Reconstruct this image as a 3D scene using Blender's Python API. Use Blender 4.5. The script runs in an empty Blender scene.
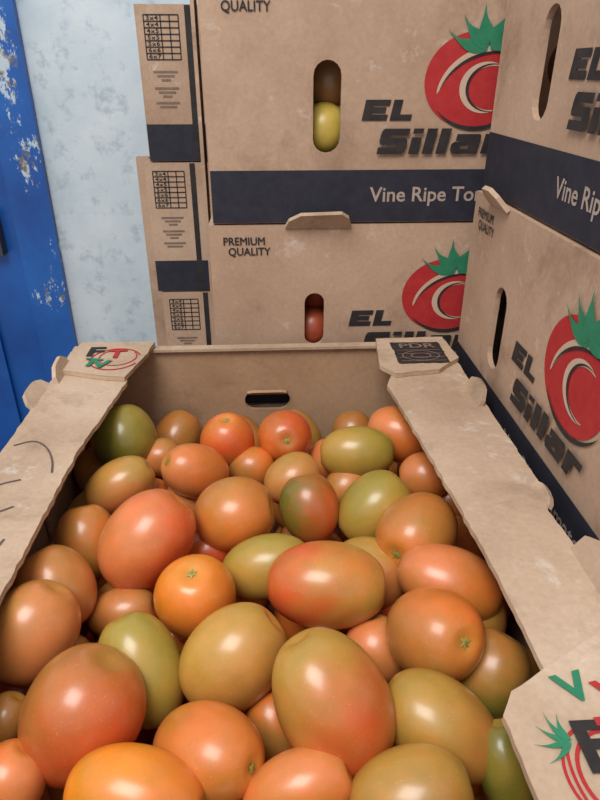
import bpy, math, random
import numpy as np
from mathutils import Vector
random.seed(4)
SC=bpy.context.scene
COL=bpy.context.collection
pi=math.pi

# ------------------------------------------------------------------ helpers
def lin(c):
    r=[]
    for v in c:
        v/=255.0
        r.append(v/12.92 if v<=.04045 else ((v+.055)/1.055)**2.4)
    return tuple(r)+(1.0,)

def nodes(name):
    m=bpy.data.materials.new(name); m.use_nodes=True
    nt=m.node_tree
    return m,nt,nt.nodes['Principled BSDF']

def N(nt,t,**kw):
    n=nt.nodes.new(t)
    for k,v in kw.items():
        if hasattr(n,k): setattr(n,k,v)
    return n

def noise(nt,scale,detail=4,rough=.55,coord='Object',stretch=None,dist=0):
    tc=N(nt,'ShaderNodeTexCoord'); n=N(nt,'ShaderNodeTexNoise')
    n.inputs['Scale'].default_value=scale; n.inputs['Detail'].default_value=detail
    n.inputs['Roughness'].default_value=rough; n.inputs['Distortion'].default_value=dist
    if stretch:
        mp=N(nt,'ShaderNodeMapping'); mp.inputs['Scale'].default_value=stretch
        nt.links.new(tc.outputs[coord],mp.inputs[0]); nt.links.new(mp.outputs[0],n.inputs['Vector'])
    else: nt.links.new(tc.outputs[coord],n.inputs['Vector'])
    return n

def ramp(nt,src,stops):
    r=N(nt,'ShaderNodeValToRGB'); e=r.color_ramp.elements
    while len(e)<len(stops): e.new(.5)
    for i,(p,c) in enumerate(stops): e[i].position=p; e[i].color=c
    nt.links.new(src,r.inputs[0]); return r

def bump(nt,b,src,strength=.2,dist=.002):
    bp=N(nt,'ShaderNodeBump'); bp.inputs['Strength'].default_value=strength; bp.inputs['Distance'].default_value=dist
    nt.links.new(src,bp.inputs['Height'])
    if b.inputs['Normal'].is_linked: nt.links.new(b.inputs['Normal'].links[0].from_socket,bp.inputs['Normal'])
    nt.links.new(bp.outputs[0],b.inputs['Normal'])

def simple(name,c,rough=.7,spec=.3,var=.0,scale=40):
    m,nt,b=nodes(name)
    b.inputs['Roughness'].default_value=rough; b.inputs['Specular IOR Level'].default_value=spec
    c=lin(c)
    n=noise(nt,scale)
    k=1-var
    r=ramp(nt,n.outputs['Fac'],[(.35,tuple(x*k for x in c[:3])+(1,)),(.65,tuple(min(1,x*(1+var)) for x in c[:3])+(1,))])
    nt.links.new(r.outputs[0],b.inputs['Base Color'])
    return m

def cardboard(name,c1,c2,c3,crease=.0,scuff=.0):
    m,nt,b=nodes(name)
    b.inputs['Roughness'].default_value=.8; b.inputs['Specular IOR Level'].default_value=.2
    n=noise(nt,7,6,.6)
    r=ramp(nt,n.outputs['Fac'],[(.3,lin(c1)),(.5,lin(c2)),(.72,lin(c3))])
    n2=noise(nt,260,3,.6)
    r2=ramp(nt,n2.outputs['Fac'],[(.3,(.86,.86,.86,1)),(.7,(1.06,1.05,1.04,1))])
    mx=N(nt,'ShaderNodeMixRGB',blend_type='MULTIPLY'); mx.inputs[0].default_value=.7
    nt.links.new(r.outputs[0],mx.inputs[1]); nt.links.new(r2.outputs[0],mx.inputs[2])
    last=mx.outputs[0]
    if scuff:
        ns=noise(nt,24,8,.75,dist=.4); rs_=ramp(nt,ns.outputs['Fac'],[(.59,(0,0,0,1)),(.69,(1,1,1,1))])
        ms=N(nt,'ShaderNodeMath',operation='MULTIPLY'); ms.inputs[1].default_value=scuff
        mm=N(nt,'ShaderNodeMixRGB'); mm.inputs[2].default_value=lin((218,208,198))
        nt.links.new(rs_.outputs[0],ms.inputs[0]); nt.links.new(ms.outputs[0],mm.inputs[0]); nt.links.new(last,mm.inputs[1]); last=mm.outputs[0]
        nd=noise(nt,11,7,.7,dist=.4); rd=ramp(nt,nd.outputs['Fac'],[(.30,(.64,.61,.58,1)),(.45,(1,1,1,1))])
        m3=N(nt,'ShaderNodeMixRGB',blend_type='MULTIPLY'); m3.inputs[0].default_value=.85
        nt.links.new(last,m3.inputs[1]); nt.links.new(rd.outputs[0],m3.inputs[2]); last=m3.outputs[0]
    nt.links.new(last,b.inputs['Base Color'])
    bump(nt,b,n2.outputs['Fac'],.12,.0008)
    if crease:
        nc=noise(nt,16,3,.5,dist=.2); bump(nt,b,nc.outputs['Fac'],crease,.012)
    return m

M_CARD=cardboard('cardboard_face',(164,134,111),(179,149,126),(190,161,138),.14,.40)
M_RIM=cardboard('cardboard_rim',(164,138,115),(183,157,133),(197,173,151),.28,.45)
M_INS=cardboard('cardboard_inside',(156,124,95),(172,139,109),(182,150,120),.15,.1)
M_EDGE=cardboard('cardboard_cut_edge',(140,113,88),(188,160,132),(208,184,157))
def ink(name,c,c2=None):
    m,nt,b=nodes(name)
    b.inputs['Roughness'].default_value=.65; b.inputs['Specular IOR Level'].default_value=.25
    n=noise(nt,70,6,.7); c2=c2 or tuple(min(255,x+16) for x in c)
    r=ramp(nt,n.outputs['Fac'],[(.3,lin(c)),(.75,lin(c2))])
    nt.links.new(r.outputs[0],b.inputs['Base Color']); return m
M_BAND=ink('ink_dark_band',(36,36,46),(50,49,58))
M_BLACK=ink('ink_black_and_gap_shade',(34,32,34),(58,52,50))
M_RED=ink('ink_red',(162,36,40),(178,54,52))
M_GREEN=ink('ink_green',(36,112,80),(56,130,96))
M_KRAFT=ink('ink_knockout',(196,170,148),(186,158,136))
M_PALE=ink('ink_pale',(172,154,142),(150,134,122))
M_GREY=ink('ink_faded',(108,90,80),(136,114,100))
M_PEN=ink('pen_ink',(74,62,60),(110,95,88))
M_WOOD=simple('pallet_wood',(140,108,74),.8,.2,.25,12)

# tomato skin: colours stored per vertex, fine mottling in the shader
M_TOM,nt,b=nodes('tomato_skin')
at=N(nt,'ShaderNodeAttribute'); at.attribute_name='skin_colour'
n=noise(nt,42,7,.68); r=ramp(nt,n.outputs['Fac'],[(.3,(.80,.93,.78,1)),(.7,(1.16,1.05,1.04,1))])
mx=N(nt,'ShaderNodeMixRGB',blend_type='MULTIPLY'); mx.inputs[0].default_value=.95
nt.links.new(at.outputs['Color'],mx.inputs[1]); nt.links.new(r.outputs[0],mx.inputs[2])
n3=noise(nt,900,2,.5); r3=ramp(nt,n3.outputs['Fac'],[(.66,(0,0,0,1)),(.74,(1,1,1,1))])
mx2=N(nt,'ShaderNodeMixRGB',blend_type='MIX'); mx2.inputs[2].default_value=lin((220,190,130))
ml=N(nt,'ShaderNodeMath',operation='MULTIPLY'); ml.inputs[1].default_value=.25
nt.links.new(r3.outputs[0],ml.inputs[0]); nt.links.new(ml.outputs[0],mx2.inputs[0]); nt.links.new(mx.outputs[0],mx2.inputs[1])
nt.links.new(mx2.outputs[0],b.inputs['Base Color'])
nr=noise(nt,30,4,.6); mr=N(nt,'ShaderNodeMapRange'); mr.inputs['To Min'].default_value=.26; mr.inputs['To Max'].default_value=.44
nt.links.new(nr.outputs['Fac'],mr.inputs['Value']); nt.links.new(mr.outputs[0],b.inputs['Roughness'])
b.inputs['Specular IOR Level'].default_value=.5
b.inputs['Coat Weight'].default_value=.25; b.inputs['Coat Roughness'].default_value=.18
n4=noise(nt,110,2,.5); bump(nt,b,n4.outputs['Fac'],.08,.001)

class MB:
    def __init__(s): s.v=[];s.f=[];s.m=[];s.mats=[]
    def mi(s,m):
        if m not in s.mats: s.mats.append(m)
        return s.mats.index(m)
    def add(s,vs,fs,m):
        o=len(s.v); k=s.mi(m)
        s.v.extend([tuple(v) for v in vs]); s.f.extend([tuple(i+o for i in f) for f in fs]); s.m.extend([k]*len(fs))
    def box(s,a,b,m):
        x0,y0,z0=a;x1,y1,z1=b
        s.add([(x0,y0,z0),(x1,y0,z0),(x1,y1,z0),(x0,y1,z0),(x0,y0,z1),(x1,y0,z1),(x1,y1,z1),(x0,y1,z1)],
              [(0,3,2,1),(4,5,6,7),(0,1,5,4),(1,2,6,5),(2,3,7,6),(3,0,4,7)],m)
    def obj(s,name,smooth=False,parent=None):
        me=bpy.data.meshes.new(name); me.from_pydata(s.v,[],s.f); 
        for m in s.mats: me.materials.append(m)
        me.polygons.foreach_set('material_index',s.m)
        me.polygons.foreach_set('use_smooth',[s.mats[k].name.startswith('tomato_inside') for k in s.m])
        me.update()
        o=bpy.data.objects.new(name,me); COL.objects.link(o)
        if parent: o.parent=parent
        return o

def curve_geo(cd):
    o=bpy.data.objects.new('tmp',cd); COL.objects.link(o)
    dg=bpy.context.evaluated_depsgraph_get(); dg.update()
    me=bpy.data.meshes.new_from_object(o.evaluated_get(dg))
    vs=[tuple(v.co) for v in me.vertices]; fs=[tuple(p.vertices) for p in me.polygons]
    bpy.data.objects.remove(o); bpy.data.meshes.remove(me)
    return vs,fs
def fill(loops,th=0):
    cd=bpy.data.curves.new('c','CURVE'); cd.dimensions='2D'; cd.fill_mode='BOTH'; cd.extrude=th/2
    for L in loops:
        sp=cd.splines.new('POLY'); sp.points.add(len(L)-1)
        for i,p in enumerate(L): sp.points[i].co=(p[0],p[1],0,1)
        sp.use_cyclic_u=True
    g=curve_geo(cd); bpy.data.curves.remove(cd); return g
def text(s,size,bold=0,shear=0,sx=1,align='LEFT',space=1):
    cd=bpy.data.curves.new('t','FONT'); cd.body=s; cd.size=size; cd.offset=bold; cd.shear=shear; cd.align_x=align
    cd.space_character=space; cd.resolution_u=3; cd.fill_mode='FRONT'
    g=curve_geo(cd); bpy.data.curves.remove(cd)
    return [(x*sx,y,z) for x,y,z in g[0]],g[1]
def block(s,h,w,st,gap,sh=.20):
    """heavy extended italic letters cut from strokes: h cap height, w letter width, st stroke"""
    vs=[];fs=[];x=0
    def poly(pts,ox):
        g=fill([[(ox+a+sh*b_,b_) for a,b_ in pts]]); o=len(vs); vs.extend(g[0]); fs.extend([tuple(i+o for i in f) for f in g[1]])
    for ch in s:
        v=st*.62
        if ch=='E': poly([(0,0),(w,0),(w,v),(st,v),(st,(h-v)/2),(w*.88,(h-v)/2),(w*.88,(h+v)/2),(st,(h+v)/2),(st,h-v),(w,h-v),(w,h),(0,h)],x); x+=w+gap
        elif ch=='L': poly([(0,0),(w*.85,0),(w*.85,v),(st,v),(st,h),(0,h)],x); x+=w*.85+gap
        elif ch=='l': poly([(0,0),(st,0),(st,h*1.0),(0,h*1.0)],x); x+=st+gap
        elif ch=='i':
            poly([(0,0),(st,0),(st,h*.66),(0,h*.66)],x); poly([(0,h*.80),(st,h*.80),(st,h),(0,h)],x); x+=st+gap
        elif ch=='S': poly([(0,0),(w*.90,0),(w*.97,v*.3),(w,v*.9),(w,h*.5),(w*.96,h*.5+v*.4),(w*.88,h*.5+v/2),(st,h*.5+v/2),(st,h-v),(w,h-v),(w,h),(w*.10,h),(w*.03,h-v*.3),(0,h-v*.9),(0,h*.5),(w*.04,h*.5-v*.4),(w*.12,h*.5-v/2),(w-st,h*.5-v/2),(w-st,v),(0,v)],x); x+=w+gap
        elif ch=='a':
            hh_=h*.78
            g=fill([[(x+a+sh*b_,b_) for a,b_ in [(w*.1,0),(w,0),(w,hh_*.9),(w*.93,hh_),(w*.12,hh_),(w*.12,hh_-v),(w-st,hh_-v),(w-st,hh_*.62),(w*.1,hh_*.62),(0,hh_*.5),(0,v*.6)]],
                    [(x+a+sh*b_,b_) for a,b_ in [(st*.9,v*.7),(w-st,v*.7),(w-st,hh_*.40),(st*.9,hh_*.40)]]])
            o=len(vs); vs.extend(g[0]); fs.extend([tuple(i+o for i in f) for f in g[1]]); x+=w+gap
        elif ch=='r':
            hh_=h*.78; poly([(0,0),(st,0),(st,hh_-v),(w*.8,hh_-v),(w*.8,hh_),(0,hh_)],x); x+=w*.8+gap
    return vs,fs
def ribbon(pts,w):
    vs=[];fs=[];n=len(pts)
    for i,p in enumerate(pts):
        a=pts[max(0,i-1)];c=pts[min(n-1,i+1)]
        dx,dy=c[0]-a[0],c[1]-a[1];l=math.hypot(dx,dy) or 1
        nx,ny=-dy/l*w/2,dx/l*w/2
        vs+= [(p[0]+nx,p[1]+ny,0),(p[0]-nx,p[1]-ny,0)]
        if i: fs.append((2*i-2,2*i-1,2*i+1,2*i))
    return vs,fs

class Face:
    """a sheet in space: origin + two in-plane axes"""
    def __init__(s,mb,o,U,V):
        s.mb=mb;s.o=Vector(o);s.U=Vector(U);s.V=Vector(V);s.N=s.U.cross(s.V)
    def put(s,g,m,du=0,dv=0,h=0.0006,sc=1,rot=0):
        c,si=math.cos(rot),math.sin(rot)
        vs=[]
        for x,y,z in g[0]:
            x,y=x*sc,y*sc
            x,y=c*x-si*y+du,si*x+c*y+dv
            vs.append(s.o+s.U*x+s.V*y+s.N*(z+h))
        s.mb.add(vs,g[1],m)

def stadium(cx,cy,w,h,n=8):
    r=min(w,h)/2; L=[]
    if h>=w:
        for k in range(n+1): a=pi*k/n; L.append((cx+r*math.cos(a),cy+h/2-r+r*math.sin(a)))
        for k in range(n+1): a=pi+pi*k/n; L.append((cx+r*math.cos(a),cy-h/2+r+r*math.sin(a)))
    else:
        for k in range(n+1): a=-pi/2+pi*k/n; L.append((cx+w/2-r+r*math.cos(a),cy+r*math.sin(a)))
        for k in range(n+1): a=pi/2+pi*k/n; L.append((cx-w/2+r+r*math.cos(a),cy+r*math.sin(a)))
    return L
def rect(x0,y0,x1,y1): return [(x0,y0),(x1,y0),(x1,y1),(x0,y1)]
def crescent(cx,cy,r,w,a0,a1,ry=1,n=30,taper=1.0):
    o=[];i=[]
    for k in range(n+1):
        t=k/n; a=math.radians(a0+(a1-a0)*t); ww=w*math.sin(pi*t)**taper/2
        o.append((cx+(r+ww)*math.cos(a),cy+(r+ww)*math.sin(a)*ry)); i.append((cx+(r-ww)*math.cos(a),cy+(r-ww)*math.sin(a)*ry))
    return o+i[::-1][1:-1]
def spike(x0,y0,x1,y1,w,bend=.25,n=8):
    """curved pointed leaf as a quad strip"""
    dx,dy=x1-x0,y1-y0; nx,ny=-dy,dx; l=math.hypot(dx,dy); vs=[];fs=[]
    for k in range(n+1):
        t=k/n; bx=x0+dx*t+nx*bend*math.sin(pi*t)*.5; by=y0+dy*t+ny*bend*math.sin(pi*t)*.5
        ww=w*max(.01,(1-t))**.8*(.55+.9*math.sin(pi*min(1,t+.25)))*.6
        vs+=[(bx+nx/l*ww,by+ny/l*ww,0),(bx-nx/l*ww,by-ny/l*ww,0)]
        if k: fs.append((2*k-2,2*k-1,2*k+1,2*k))
    return vs,fs

def logo(F,u,v,R):
    P=lambda L,m,h:F.put(fill([[(x,y*.90) for x,y in L]]),m,u,v,h,R)
    P([(math.cos(a)*1.0,math.sin(a)*.96) for a in [2*pi*k/48 for k in range(48)]],M_RED,.0006)
    P(crescent(.42,-.50,1.18,.16,168,62,.95,taper=.6),M_KRAFT,.0009)
    P(crescent(.30,-.14,.50,.17,60,290,.95,taper=.7),M_KRAFT,.0009)
    P(crescent(.42,-.56,1.18,.06,160,70,.95),M_BLACK,.0012)
    P(crescent(.10,-.02,1.00,.10,215,330,.95),M_BLACK,.0012)
    P(crescent(.37,-.14,.50,.06,70,280,.95),M_BLACK,.0012)
    for i,(x1,y1,w,bd) in enumerate([(-.62,.98,.24,.35),(-.34,1.26,.24,.25),(.06,1.46,.24,.15),(.62,1.44,.24,-.1),(1.12,1.22,.22,-.25),(.98,.84,.16,-.3)]):
        g=spike(.22,.74,x1,y1,w,bd)
        F.put(([(x,y*.90,z) for x,y,z in g[0]],g[1]),M_GREEN,u,v,.0015+.0002*i,R)

TXT={}
def T(k,*a,**kw):
    if k not in TXT: TXT[k]=text(*a,**kw)
    return TXT[k]
EL=block('EL',.0185,.0245,.0088,.0030); SIL=block('Sillar',.0235,.0280,.0102,.0036)
def ell(mb,c,r,mat,n=20):
    vs=[];fs=[]
    for i in range(n+1):
        th=pi*i/n
        for j in range(n*2):
            ph=pi*j/n; vs.append((c[0]+r[0]*math.sin(th)*math.cos(ph),c[1]+r[1]*math.sin(th)*math.sin(ph),c[2]+r[2]*math.cos(th)))
    for i in range(n):
        for j in range(2*n):
            a=i*2*n+j;b_=i*2*n+(j+1)%(2*n); fs.append((a,b_,b_+2*n,a+2*n))
    mb.add(vs,fs,mat)
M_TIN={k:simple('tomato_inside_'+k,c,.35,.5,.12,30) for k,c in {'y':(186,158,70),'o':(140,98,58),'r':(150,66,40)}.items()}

W,D,H,TH=.40,.30,.214,.005
def carton(o,U,Dv,hole=(.115,.108,.026,.066),style='long',w=W,d=D,fill_t='yo',tab=None,prod=(-.022,.022),pq=0):
    """closed-sided produce carton, printed front, die-cut hand hole, open-centre top"""
    mb=MB(); o=Vector(o);U=Vector(U);Z=Vector((0,0,1));Dv=Vector(Dv)
    front=Face(mb,o,U,Z)
    out=rect(0,0.001,w,H-.001)
    holes=[stadium(*hole)] if hole else []
    back=Face(mb,o+Dv*(d-TH),U,Z)
    front.put(fill([out]+holes,TH),M_CARD,h=-TH/2)
    back.put(fill([out]+([stadium(w-hole[0],*hole[1:])] if hole else []),TH),M_CARD,h=-TH/2)
    def bx(u0,u1,d0,d1,z0,z1,m):
        c=[]
        for zz in (z0,z1):
            for (a,b_) in ((u0,d0),(u1,d0),(u1,d1),(u0,d1)): c.append(o+U*a+Dv*b_+Z*zz)
        mb.add(c,[(0,3,2,1),(4,5,6,7),(0,1,5,4),(1,2,6,5),(2,3,7,6),(3,0,4,7)],m)
    bx(0,TH,TH,d-TH,.001,H-.001,M_CARD); bx(w-TH,w,TH,d-TH,.001,H-.001,M_CARD)
    bx(TH,w-TH,TH,d-TH,.001,.006,M_INS)
    bx(TH,.09,TH,d-TH,H-.006,H-.001,M_CARD); bx(w-.09,w-TH,TH,d-TH,H-.006,H-.001,M_CARD)
    bx(.09,w-.09,TH,.05,H-.006,H-.001,M_CARD); bx(.09,w-.09,d-.05,d-TH,H-.006,H-.001,M_CARD)
    g=lambda *a,**k:front.put(*a,**k)
    if style=='long':
        g(fill([rect(0.0005,.0015,w-.0005,.053)]),M_BAND)
        g(EL,M_BLACK,.151,.0985,.0008)
        g(SIL,M_BLACK,.167,.0680,.0030)
        for e in (0,.0004):
            g(T('PQ1','PREMIUM',.0118,0,0,.92,space=1.0),M_BLACK,.014+e,.192+pq+e,.0008+e/4)
            g(T('PQ2','QUALITY',.0118,0,0,.92,space=1.0),M_BLACK,.019+e,.181+pq+e,.0008+e/4)
        g(T('VR','Vine Ripe Tomatoes',.0205,.0003,0,1.0),M_PALE,.163,.022,.0010)
        logo(front,.258,.133,.048)
        bk=Face(mb,o+Dv*d+U*w,-U,Z)
        bk.put(fill([rect(0.0005,.0015,w-.0005,.053)]),M_BAND); logo(bk,.258,.132,.047)
    else:
        g(fill([rect(0.0005,.0015,w-.0005,.055)]),M_BAND)
        g(fill([rect(0.0715,.0015,.080,H-.002)]),M_BLACK,h=.0009)  # dark strip painted on the carton face as the shaded gap between stacks
        x0,x1,y0,y1=.012,.062,.143,.2
        for i in range(8):
            y=y0+(y1-y0)*i/7; g(fill([rect(x0,y-.0008,x1,y+.0008)]),M_BLACK,h=.0008)
        for x in (x0,.036,.049,x1): g(fill([rect(x-.0008,y0,x+.0008,y1)]),M_BLACK,h=.0008)
        for i,s in enumerate(['6x7','6x6','5x6','5x5','4x5','4x4','3x4']):
            g(T('s'+s,s,.0075,.0001,0,1.5,space=1.1),M_BLACK,x0+.003,y0+.0018+(y1-y0)*i/7,.0008)
        for k,yy in enumerate((.117,.095,.075)):
            for j,ww in enumerate((.036,.026,.014)):
                if k==2 and j==2: continue
                y=yy+.010-j*.0055
                g(fill([rect(.037-ww/2,y-.0014,.037+ww/2,y+.0014)]),M_GREY,h=.0008)
    if hole:
        cu,cv=hole[0],hole[1]
        for k,(du,dv,dd,t) in enumerate([(0,prod[0],.034,fill_t[0]),(.006,prod[1],.050,fill_t[1]),(-.05,.0,.05,'o'),(.056,.01,.05,'r'),(-.03,-.06,.045,'o'),(.04,-.06,.045,'y')]):
            p=o+U*(cu+du)+Z*(cv+dv)+Dv*dd
            ell(mb,p,(.026,.026,.026),M_TIN[t])
    if tab:
        u0,u1,hh=tab
        L=[(u0,-.004),(u1,-.004),(u1-.004,hh*.6),(u1-.012,hh),(u0+.016,hh*.9),(u0+.004,hh*.4)]
        vs,fs=fill([L],.004)
        Face(mb,o+Z*H-Dv*.004,U,(Z*.75-Dv*.66).normalized()).put((vs,fs),M_RIM,h=0)
    return mb.obj('cardboard_box')

# ------------------------------------------------------------------ stacks
def pallet(x0,x1,y0,y1,h):
    mb=MB(); n=5; t=.018
    for i in range(n):
        a=x0+(x1-x0)*(i/n)+.006; b2=x0+(x1-x0)*((i+1)/n)-.006
        mb.box((a,y0,h-t),(b2,y1,h),M_WOOD)
        if i in (0,2,4): mb.box((a,y0,0),(b2,y1,t),M_WOOD)
    for yy in (y0,(y0+y1)/2-.03,y1-.06): mb.box((x0+.006,yy,t),(x1-.006,yy+.06,h-t),M_WOOD)
    return mb.obj('wooden_pallet')
X=(1,0,0);Y=(0,1,0)
mz=.088
pallet(-.06,.345,.66,.97,mz)
for k in range(6):
    top=(k==5)
    carton((-.058 if top else -.063,.660+(0 if top else .001),mz+H*k),X,Y,hole=(.117,.110,.027,.082) if top else (.112,.107,.022,.062),
           fill_t='yo' if top else 'rr',tab=(.080,.150,.018) if k==4 else None,pq=.008 if top else 0)
bz=.101
pallet(-.19,.21,1.06,1.36,bz)
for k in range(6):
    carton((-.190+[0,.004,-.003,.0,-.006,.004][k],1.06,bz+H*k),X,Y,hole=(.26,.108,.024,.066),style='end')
rz=.126
pallet(.207,.508,.20,.63,rz)
for k in range(6):
    carton((.207+(.004 if k==5 else 0),.63-(.004 if k==5 else 0),rz+H*k),(0,-1,0),(1,0,0),hole=(.106,.108,.030,.078),
           fill_t='or',tab=(.045,.095,.018) if k==4 else None)

mb=MB()
for i in range(3): mb.box((-.098+.010*i,.985,.0),(-.093+.010*i,1.03,1.50-.01*i),M_CARD)
mb.box((-.222,1.13,0),(-.200,1.15,1.17),M_CARD)
mb.obj('flattened_cardboard')

# ------------------------------------------------------------------ open carton
RZ=1.03; BX0,BX1,BY0,BY1=-.212,.190,.118,.634; BZ=.816
pallet(BX0+.02,BX1-.02,BY0+.02,BY1-.02,.174)
for k in range(3):
    carton((BX0+.005,BY0+.012,.174+H*k),X,Y,hole=None,d=.49,w=.39)
mb=MB()
hh=RZ-BZ
far=Face(mb,(BX0,BY1-TH,BZ),X,(0,0,1)); near=Face(mb,(BX0,BY0,BZ),X,(0,0,1))
wd=BX1-BX0
far.put(fill([rect(0,0,wd,hh-.001),stadium(.206,hh-.064,.052,.024)],TH),M_INS,h=-TH/2)
near.put(fill([rect(0,0,wd,hh-.001),stadium(.201,hh-.056,.052,.022)],TH),M_INS,h=-TH/2)
# hand-hole flap folded back into the carton
Face(mb,(BX0+.182,BY1-TH-.006,BZ+hh-.052),X,Vector((0,-.75,.66))).put(fill([[(0,0),(.048,0),(.046,.006),(.040,.009),(.008,.009),(.002,.006)]],.003),M_INS,h=0)
mb.box((BX0,BY0+TH,BZ),(BX0+TH,BY1-TH,RZ-.001),M_INS); mb.box((BX1-TH,BY0+TH,BZ),(BX1,BY1-TH,RZ-.001),M_INS)
mb.box((BX0+TH,BY0+TH,BZ),(BX1-TH,BY1-TH,BZ+TH),M_INS)
def jag(pts,amp=.0011,step=.006):
    out=[]
    for i,p in enumerate(pts):
        q=pts[(i+1)%len(pts)]; L=math.hypot(q[0]-p[0],q[1]-p[1]); n=max(1,int(L/step))
        for k in range(n):
            t=k/n; out.append((p[0]+(q[0]-p[0])*t+random.uniform(-amp,amp),p[1]+(q[1]-p[1])*t+random.uniform(-amp,amp)))
    return out
top=Face(mb,(0,0,RZ),X,(0,1,0))
def sheet(pts,h,mt=M_RIM,th=.004,amp=.0006):
    L=jag(pts,amp)
    top.put(fill([L],th),M_EDGE,h=h)
    top.put((fill([L])),mt,h=h+th/2+.0004)
sheet([(BX0-.004,BY0),(-.150,BY0),(-.158,.27),(-.155,.42),(-.141,.545),(-.155,BY1),(BX0-.002,BY1+.002)],.002)
sheet([(BX1-.004,BY0),(BX1+.002,.25),(BX1-.004,.33),(BX1+.003,.36),(BX1+.001,BY1),(.145,BY1),(.110,.525),(.122,.40),(.132,.27),(.134,BY0)],.002)
top.put(fill([rect(BX0+.01,BY1-.010,BX1-.01,BY1+.001)],.003),M_RIM,h=.0015)
top.put(fill([rect(BX0+.01,BY0-.001,BX1-.01,BY0+.010)],.003),M_RIM,h=.0015)
C1=[(-.206,.635),(-.127,.633),(-.130,.600),(-.142,.545),(-.160,.548),(-.212,.565)]
C2=[(.115,.630),(.189,.632),(.192,.575),(.165,.548),(.120,.540),(.108,.560)]
C3=[(.192,.235),(.160,.218),(.110,.190),(.102,.178),(.105,.125),(.192,.118)]
for c in (C1,C2,C3): sheet(c,.0068,M_RIM,.004,.0005)
hp=.0098
def ring(cx,cy,rx,ry,w,m,h,a0=0,a1=360,rot=0):
    pts=[(cx+rx*math.cos(math.radians(a))*math.cos(rot)-ry*math.sin(math.radians(a))*math.sin(rot),
          cy+rx*math.cos(math.radians(a))*math.sin(rot)+ry*math.sin(math.radians(a))*math.cos(rot)) for a in np.linspace(a0,a1,40)]
    top.put(ribbon(pts,w),m,h=h)
# corner print 1 (far left)
ring(-.160,.588,.025,.026,.0018,M_RED,hp,20,335); ring(-.158,.592,.019,.020,.0013,M_RED,hp+.0001,80,400)
top.put(T('F','F',.032,.0010,0,1.2),M_BLACK,-.193,.596,hp+.0004)
top.put(T('Tt','T',.028,.0008,0,1.1),M_RED,-.170,.590,hp+.0006)
top.put(T('T2','T',.026,.0008,0,1.1),M_GREEN,-.192,.572,hp+.0008,rot=-.2)
top.put(T('V','V',.024,.0008,0,1.2),M_GREEN,-.180,.566,hp+.0010)
# corner print 2 (far right)
top.put(fill([jag(rect(.128,.562,.180,.616),.0008,.003)]),M_BLACK,h=hp)
ring(.154,.580,.019,.012,.0012,M_GREY,hp+.0004); ring(.154,.580,.010,.006,.0012,M_GREY,hp+.0004)
for i in range(4): top.put(fill([rect(.131,.567+.009*i,.177,.5680+.009*i)]),M_GREY,h=hp+.0003)
top.put(T('PDR','PDR',.016,.0004,0,1.3),M_GREY,.135,.600,hp+.0006)
# corner print 3 (near right)
ring(.142,.148,.023,.024,.0014,M_RED,hp,0,360); ring(.143,.148,.018,.020,.0018,M_RED,hp+.0001,60,330)
ring(.132,.148,.010,.021,.0014,M_RED,hp+.0002,80,280); ring(.153,.148,.010,.020,.0012,M_RED,hp+.0003,-90,90)
for i,(x1,y1) in enumerate([(.114,.172),(.110,.163),(.113,.154),(.120,.178),(.126,.177)]):
    top.put(spike(.126,.164,x1,y1,.0022,.2),M_GREEN,h=hp+.0006+.0001*i)
top.put(T('F','F',.026,.0010,0,1.1),M_BLACK,.128,.150,hp+.0012)
top.put(T('Tt','T',.028,.0008,0,1.1),M_RED,.142,.154,hp+.0013)
top.put(T('V','V',.024,.0008,0,1.2),M_GREEN,.134,.182,hp+.0009,rot=.2,sc=.85)
top.put(T('V','V',.024,.0008,0,1.2),M_RED,.152,.178,hp+.0009,rot=.2,sc=.85)
def pen(pts,w=.0015):
    P=[Vector(p) for p in pts]
    for _ in range(2):
        Q=[P[0]]
        for a,b_ in zip(P,P[1:]): Q+=[a*.75+b_*.25,a*.25+b_*.75]
        Q.append(P[-1]); P=Q
    top.put(ribbon([(p.x,p.y) for p in P],w),M_PEN,h=.0050)
pen([(-.176,.312),(-.188,.324),(-.197,.316),(-.196,.300),(-.186,.294),(-.177,.304),(-.174,.318)])
pen([(-.206,.322),(-.192,.312),(-.172,.290)])
pen([(-.200,.345),(-.192,.344),(-.180,.352)])
pen([(-.206,.372),(-.198,.380),(-.186,.384)])
pen([(-.208,.432),(-.194,.440),(-.180,.428),(-.170,.408),(-.166,.392)])
def tab3(x,y,w,h,lean,axis,m=M_RIM):
    L=[(-w/2,0),(w/2,0),(w*.42,h*.7),(w*.2,h),(-w*.25,h*.92),(-w*.45,h*.5)]
    U=Vector((0,1,0)) if axis=='y' else Vector((1,0,0))
    Vv=Vector((lean,0,1)).normalized() if axis=='y' else Vector((0,lean,1)).normalized()
    Face(mb,(x,y,RZ+.002),U,Vv).put(fill([jag(L,.0008)],.004),m,h=0)
tab3(-.206,.565,.045,.018,-.3,'y'); tab3(-.213,.520,.05,.016,-1.2,'y')
tab3(.184,.500,.045,.018,.5,'y',M_RIM); tab3(.186,.262,.06,.024,.35,'y'); tab3(.190,.35,.03,.006,.8,'y',M_RIM)
mb.box((BX0+TH+.001,.45,BZ+.03),(BX0+TH+.004,BY1-TH-.002,RZ-.006),M_INS)
mb.box((BX1-TH-.004,.45,BZ+.03),(BX1-TH-.001,BY1-TH-.002,RZ-.006),M_INS)
crate=mb.obj('open_cardboard_box')

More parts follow.
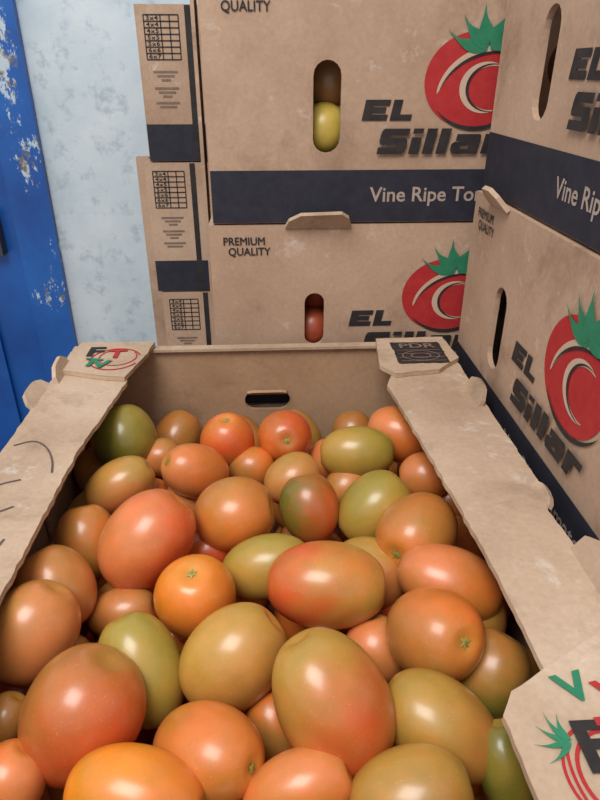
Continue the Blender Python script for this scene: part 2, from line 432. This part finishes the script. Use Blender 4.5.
# ------------------------------------------------------------------ tomatoes
CC={'G':(108,104,38),'M':(152,130,54),'L':(176,134,60),'O':(206,110,46),'R':(200,80,40),'P':(204,120,70),'B':(172,110,54),'Y':(222,130,34)}
CL={k:np.array(lin(v)[:3]) for k,v in CC.items()}
EX=np.array([1,0,0.]);EU=np.array([0,.66,.75]);EO=np.array([0,-.75,.66])
verts=[];faces=[];cols=[];nv=0
def tomato(c,al,ti,a,b_,A,B,ga,stem,seed):
    global nv
    rs=np.random.RandomState(seed)
    q=math.radians(al);t_=math.radians(ti)
    d=(EX*math.cos(q)+EU*math.sin(q))*math.cos(t_)+EO*math.sin(t_); d/=np.linalg.norm(d)
    g=math.radians(ga); gd=EX*math.cos(g)+EU*math.sin(g)+EO*.15; gd/=np.linalg.norm(gd)
    h=np.array([0,0,1.]) if abs(d[2])<.9 else np.array([1.,0,0])
    e1=np.cross(d,h);e1/=np.linalg.norm(e1);e2=np.cross(d,e1)
    NT,NP=36,48
    th=np.linspace(0,pi,NT+1)[:,None]; ph=(np.arange(NP)*2*pi/NP)[None,:]
    s0=rs.rand()*6; egg=rs.uniform(-.05,.07)
    r=b_*np.sin(th)**.92*(1+egg*np.cos(th))*(1+.014*np.cos(3*ph+s0)+.012*np.cos(2*ph+s0*2))
    z=a*np.cos(th)*(1+0*ph)-.13*b_*np.exp(-(th/.24)**2)+.06*b_*np.exp(-((pi-th)/.2)**2)
    pts=d*z[...,None]+e1*(r*np.cos(ph))[...,None]+e2*(r*np.sin(ph))[...,None]
    nrm=pts/np.linalg.norm(pts,axis=2,keepdims=True)
    w=rs.randn(6,3)*2.0; nz=sum(np.sin(nrm@w[i]+i*1.7) for i in range(6))/6
    w2=rs.randn(6,3)*6.0; nz2=sum(np.sin(nrm@w2[i]+i*1.7) for i in range(6))/6
    tt=np.clip((nrm@gd)*.46+nz*.40+nz2*.16+.48,0,1); tt=tt*tt*(3-2*tt)
    col=CL[A][None,None]*(1-tt[...,None])+CL[B][None,None]*tt[...,None]
    isl=np.clip(nz*1.6-.25+nz2*.5,0,1)[...,None]*.35
    col=col*(1-isl)+CL['M']*isl
    k=np.exp(-(th/.30)**2)[...,None]*.40*(1+0*tt[...,None]); col=col*(1-k)+np.array(lin((196,146,62))[:3])*k
    col*=rs.uniform(.94,1.08)
    pts=pts+np.array(c)
    o=nv
    verts.append(pts.reshape(-1,3)); cols.append(col.reshape(-1,3)); nv+=(NT+1)*NP
    i=np.arange(NT)[:,None]*NP; j=np.arange(NP)[None,:]; j2=(j+1)%NP
    faces.append(np.stack([o+i+j,o+i+NP+j,o+i+NP+j2,o+i+j2],-1).reshape(-1,4))
    if stem:
        K=12
        rr=np.array([.15 if k_%2==0 else .065 for k_ in range(K)])*b_*rs.uniform(.8,1.25,K)
        an=np.arange(K)*2*pi/K
        rim=np.array([c+d*(a-.125*b_+.0008)+e1*rr[k_]*math.cos(an[k_])+e2*rr[k_]*math.sin(an[k_]) for k_ in range(K)])
        pc=np.array([c+d*(a-.125*b_+.0016)])
        verts.append(np.vstack([pc,rim])); cc=np.tile(np.array(lin((156,154,76))[:3]),(K+1,1)); cc[0]=lin((120,100,50))[:3]; cols.append(cc)
        o=nv; nv+=K+1
        faces.append(np.array([[o,o+1+k_,o+1+(k_+1)%K,o] for k_ in range(K)]))
H0=.987
TL=[(-144,520,329,309,100,10,'GM',0,0,0),(-44,508,280,258,90,50,'OR',-90,0,1),(11,513,285,261,-80,70,'OR',0,0,1),
(77,481,352,250,0,5,'LM',0,0,0),(123,514,332,274,-20,5,'PO',-60,0,0),(-70,459,318,241,165,38,'PO',0,0,1),
(-132,440,316,222,30,5,'LP',-90,0,0),(-111,514,215,185,10,5,'PB',0,-20,0),(-21,491,228,209,0,5,'BO',0,-20,0),
(16,454,267,222,30,5,'LP',-60,-8,0),(28,401,292,235,100,8,'GR',0,0,0),(-32,393,324,293,10,10,'BO',-60,3,0),
(-94,357,395,314,50,8,'PR',-30,10,0),(80,399,332,267,40,8,'LM',120,0,0),(107,362,365,285,217,38,'OB',120,5,1),
(133,448,231,213,0,10,'PO',0,-5,0),(53,508,216,196,80,10,'PO',0,-25,0),(-146,381,295,233,100,10,'OB',180,-10,0),
(-151,322,301,260,120,10,'PB',90,0,0),(-151,278,320,271,60,10,'BP',-30,8,0),(-7,342,334,233,10,8,'LM',90,-5,0),
(-54,305,300,266,90,52,'YO',-60,3,1),(-58,381,238,159,10,8,'OR',0,-25,0),(33,306,407,287,-4,5,'RL',0,10,0),
(119,314,373,249,-22,6,'PO',-45,0,0),(95,262,320,280,-10,68,'OB',170,10,1),(-81,254,344,237,112,6,'LM',60,0,0),
(-27,255,345,278,40,8,'BL',120,5,0),(-110,322,254,177,10,8,'BP',0,-25,0),(-106,220,360,318,60,15,'BR',-60,8,0),
(28,216,401,305,118,8,'LR',-50,15,0),(87,211,349,251,-35,8,'LB',-40,-3,0),(128,249,274,226,60,8,'GB',90,-12,0),
(-38,201,318,239,-8,36,'BO',60,0,1),(-70,176,344,229,-10,8,'YO',-30,6,0),(-136,190,199,179,60,10,'OP',0,0,0),
(8,179,286,187,20,8,'PO',-90,0,0),(62,171,309,222,10,8,'LB',-60,4,0),(118,190,251,157,100,8,'GM',0,-10,0),
(-3,232,211,176,100,8,'OB',-90,-25,0),(64,279,223,209,100,8,'PB',0,-22,0),(-117,457,233,161,20,8,'RO',0,-25,0),
(138,299,235,180,60,8,'GB',0,-25,0),(70,348,301,256,-20,8,'LP',-60,-20,0),(-144,286,223,171,20,8,'GB',0,-30,0),
(-155,230,168,135,60,8,'LB',0,-10,0),(65,463,221,184,40,8,'BP',0,-25,0),(-184,294,186,159,60,8,'BP',0,-30,0),
(-71,305,208,166,30,8,'BO',0,-35,0),(162,445,235,199,0,8,'BP',0,-30,0),(-86,457,218,181,0,8,'BP',0,-35,0),
(133,235,182,158,0,8,'BG',0,-35,0),(47,211,192,146,20,8,'BG',0,-30,0)]
for i,(x,y,a,b_,al,ti,cc,ga,dz,st) in enumerate(TL):
    tomato(np.array([x/1000,y/1000,H0+dz/1000]),al,ti,a/1e4,b_/1e4,cc[0],cc[1],ga,st,i+10)
rs=np.random.RandomState(3); key='RLOPBBRP'
for L,z in enumerate((.935,.893,.852)):
    for ix in range(6):
        for iy in range(8):
            x=-.172+.0665*ix+rs.uniform(-.006,.006); y=.160+.0615*iy+rs.uniform(-.006,.006)
            x=min(max(x,-.172),.152)
            tomato(np.array([x,y,z+rs.uniform(-.006,.006)]),rs.uniform(0,180),rs.uniform(0,40),rs.uniform(.030,.034),rs.uniform(.024,.028),
                   key[rs.randint(8)],key[rs.randint(8)],rs.uniform(0,360),0,500+L*60+ix*8+iy)
V=np.vstack(verts);Fq=np.vstack(faces);Cc=np.vstack(cols)
fl_=[tuple(int(k) for k in f) if f[0]!=f[3] else tuple(int(k) for k in f[:3]) for f in Fq]
me=bpy.data.meshes.new('tomato_pile'); me.from_pydata(V.tolist(),[],fl_)
me.polygons.foreach_set('use_smooth',[True]*len(fl_)); me.materials.append(M_TOM)
ca=me.color_attributes.new('skin_colour','FLOAT_COLOR','POINT')
ca.data.foreach_set('color',np.hstack([Cc,np.ones((len(Cc),1))]).ravel().astype('f'))
me.update(); tp=bpy.data.objects.new('tomato_pile',me); COL.objects.link(tp)

# ------------------------------------------------------------------ room
m_wall,nt,b=nodes('painted_plaster')
b.inputs['Roughness'].default_value=.75
n=noise(nt,3.5,8,.65); r=ramp(nt,n.outputs['Fac'],[(.3,lin((176,190,199))),(.5,lin((198,209,215))),(.7,lin((216,222,225)))])
n2=noise(nt,26,8,.7); r2=ramp(nt,n2.outputs['Fac'],[(.34,lin((150,166,180))),(.47,(1,1,1,1))])
mx=N(nt,'ShaderNodeMixRGB',blend_type='MULTIPLY'); mx.inputs[0].default_value=.4
nt.links.new(r.outputs[0],mx.inputs[1]); nt.links.new(r2.outputs[0],mx.inputs[2]); nt.links.new(mx.outputs[0],b.inputs['Base Color'])
bump(nt,b,n2.outputs['Fac'],.35,.006)

m_blue,nt,b=nodes('peeling_blue_paint')
b.inputs['Roughness'].default_value=.38
n=noise(nt,5,6,.6); r=ramp(nt,n.outputs['Fac'],[(.3,lin((14,68,142))),(.7,lin((28,98,178)))])
n2=noise(nt,11,10,.76,stretch=(1.5,1,.75)); r2=ramp(nt,n2.outputs['Fac'],[(.585,(0,0,0,1)),(.598,(1,1,1,1))])
n3=noise(nt,40,5,.6); r3=ramp(nt,n3.outputs['Fac'],[(.42,lin((120,104,94))),(.50,lin((186,198,206)))])
mx=N(nt,'ShaderNodeMixRGB'); nt.links.new(r2.outputs[0],mx.inputs[0]); nt.links.new(r.outputs[0],mx.inputs[1]); nt.links.new(r3.outputs[0],mx.inputs[2])
nt.links.new(mx.outputs[0],b.inputs['Base Color']); bump(nt,b,n2.outputs['Fac'],.5,.004)
m_blue2,nt,b=nodes('blue_door_paint')
b.inputs['Roughness'].default_value=.35
n=noise(nt,5,6,.6); r=ramp(nt,n.outputs['Fac'],[(.3,lin((10,62,136))),(.7,lin((26,92,172)))])
n2=noise(nt,20,9,.72); r2=ramp(nt,n2.outputs['Fac'],[(.64,(0,0,0,1)),(.65,(1,1,1,1))])
mx=N(nt,'ShaderNodeMixRGB'); mx.inputs[2].default_value=lin((100,90,90)); nt.links.new(r2.outputs[0],mx.inputs[0]); nt.links.new(r.outputs[0],mx.inputs[1])
nt.links.new(mx.outputs[0],b.inputs['Base Color'])
m_floor=simple('concrete_floor',(120,116,110),.85,.2,.2,6)
m_metal=simple('dark_iron',(60,58,60),.5,.5,.1)

WY=1.45
mb=MB(); mb.box((-1.60,WY,0),(-1.32,WY+.1,2.5),m_wall); mb.box((-.482,WY,0),(1.6,WY+.1,2.5),m_wall); mb.box((-1.32,WY,2.1),(-.482,WY+.1,2.5),m_wall)
mb.obj('wall_back')
mb=MB(); mb.box((-1.6,-1.6,-.05),(1.6,1.55,0),m_floor); mb.obj('floor')
mb=MB()
mb.box((-.565,WY-.02,0),(-.480,WY+.08,2.1),m_blue)
mb.box((-1.32,WY-.02,0),(-1.235,WY+.08,2.1),m_blue); mb.box((-1.235,WY-.02,2.02),(-.565,WY+.08,2.1),m_blue)
mb.obj('trim_1')
mb=MB()
mb.box((-1.232,WY+.0,.005),(-.570,WY+.04,2.015),m_blue2)
for (z0,z1) in ((.15,.95),(1.05,1.9)):
    for (a,c) in (((-1.15,z0),(-.66,z0+.03)),((-1.15,z1-.03),(-.66,z1)),((-1.15,z0+.03),(-1.12,z1-.03)),((-.69,z0+.03),(-.66,z1-.03))):
        mb.box((a[0],WY-.012,a[1]),(c[0],WY,c[1]),m_blue2)
mb.box((-.645,WY-.03,.93),(-.600,WY,1.03),m_metal)
mb.obj('door_1')

# ------------------------------------------------------------------ light
w=bpy.data.worlds.new('World'); SC.world=w; w.use_nodes=True
bg=w.node_tree.nodes['Background']; bg.inputs[0].default_value=(.92,.96,1,1); bg.inputs[1].default_value=.72
def area(name,loc,target,size,power,col):
    l=bpy.data.lights.new(name,'AREA'); l.shape='RECTANGLE'; l.size=size[0]; l.size_y=size[1]; l.energy=power; l.color=col
    o=bpy.data.objects.new(name,l); COL.objects.link(o); o.location=loc
    o.rotation_euler=(Vector(target)-Vector(loc)).to_track_quat('-Z','Y').to_euler(); return o
area('daylight_opening',(-.45,-.35,2.6),(0,.45,1.0),(.9,.8),31,(1,.98,.95))

cam=bpy.data.cameras.new('camera'); cam.sensor_fit='VERTICAL'; cam.sensor_height=24; cam.lens=18.6; cam.clip_start=.01
o=bpy.data.objects.new('camera',cam); COL.objects.link(o); o.location=(0,0,1.30); o.rotation_euler=(math.radians(62),0,math.radians(-2.85))
SC.camera=o
SC.view_settings.view_transform='Standard'; SC.view_settings.look='None'
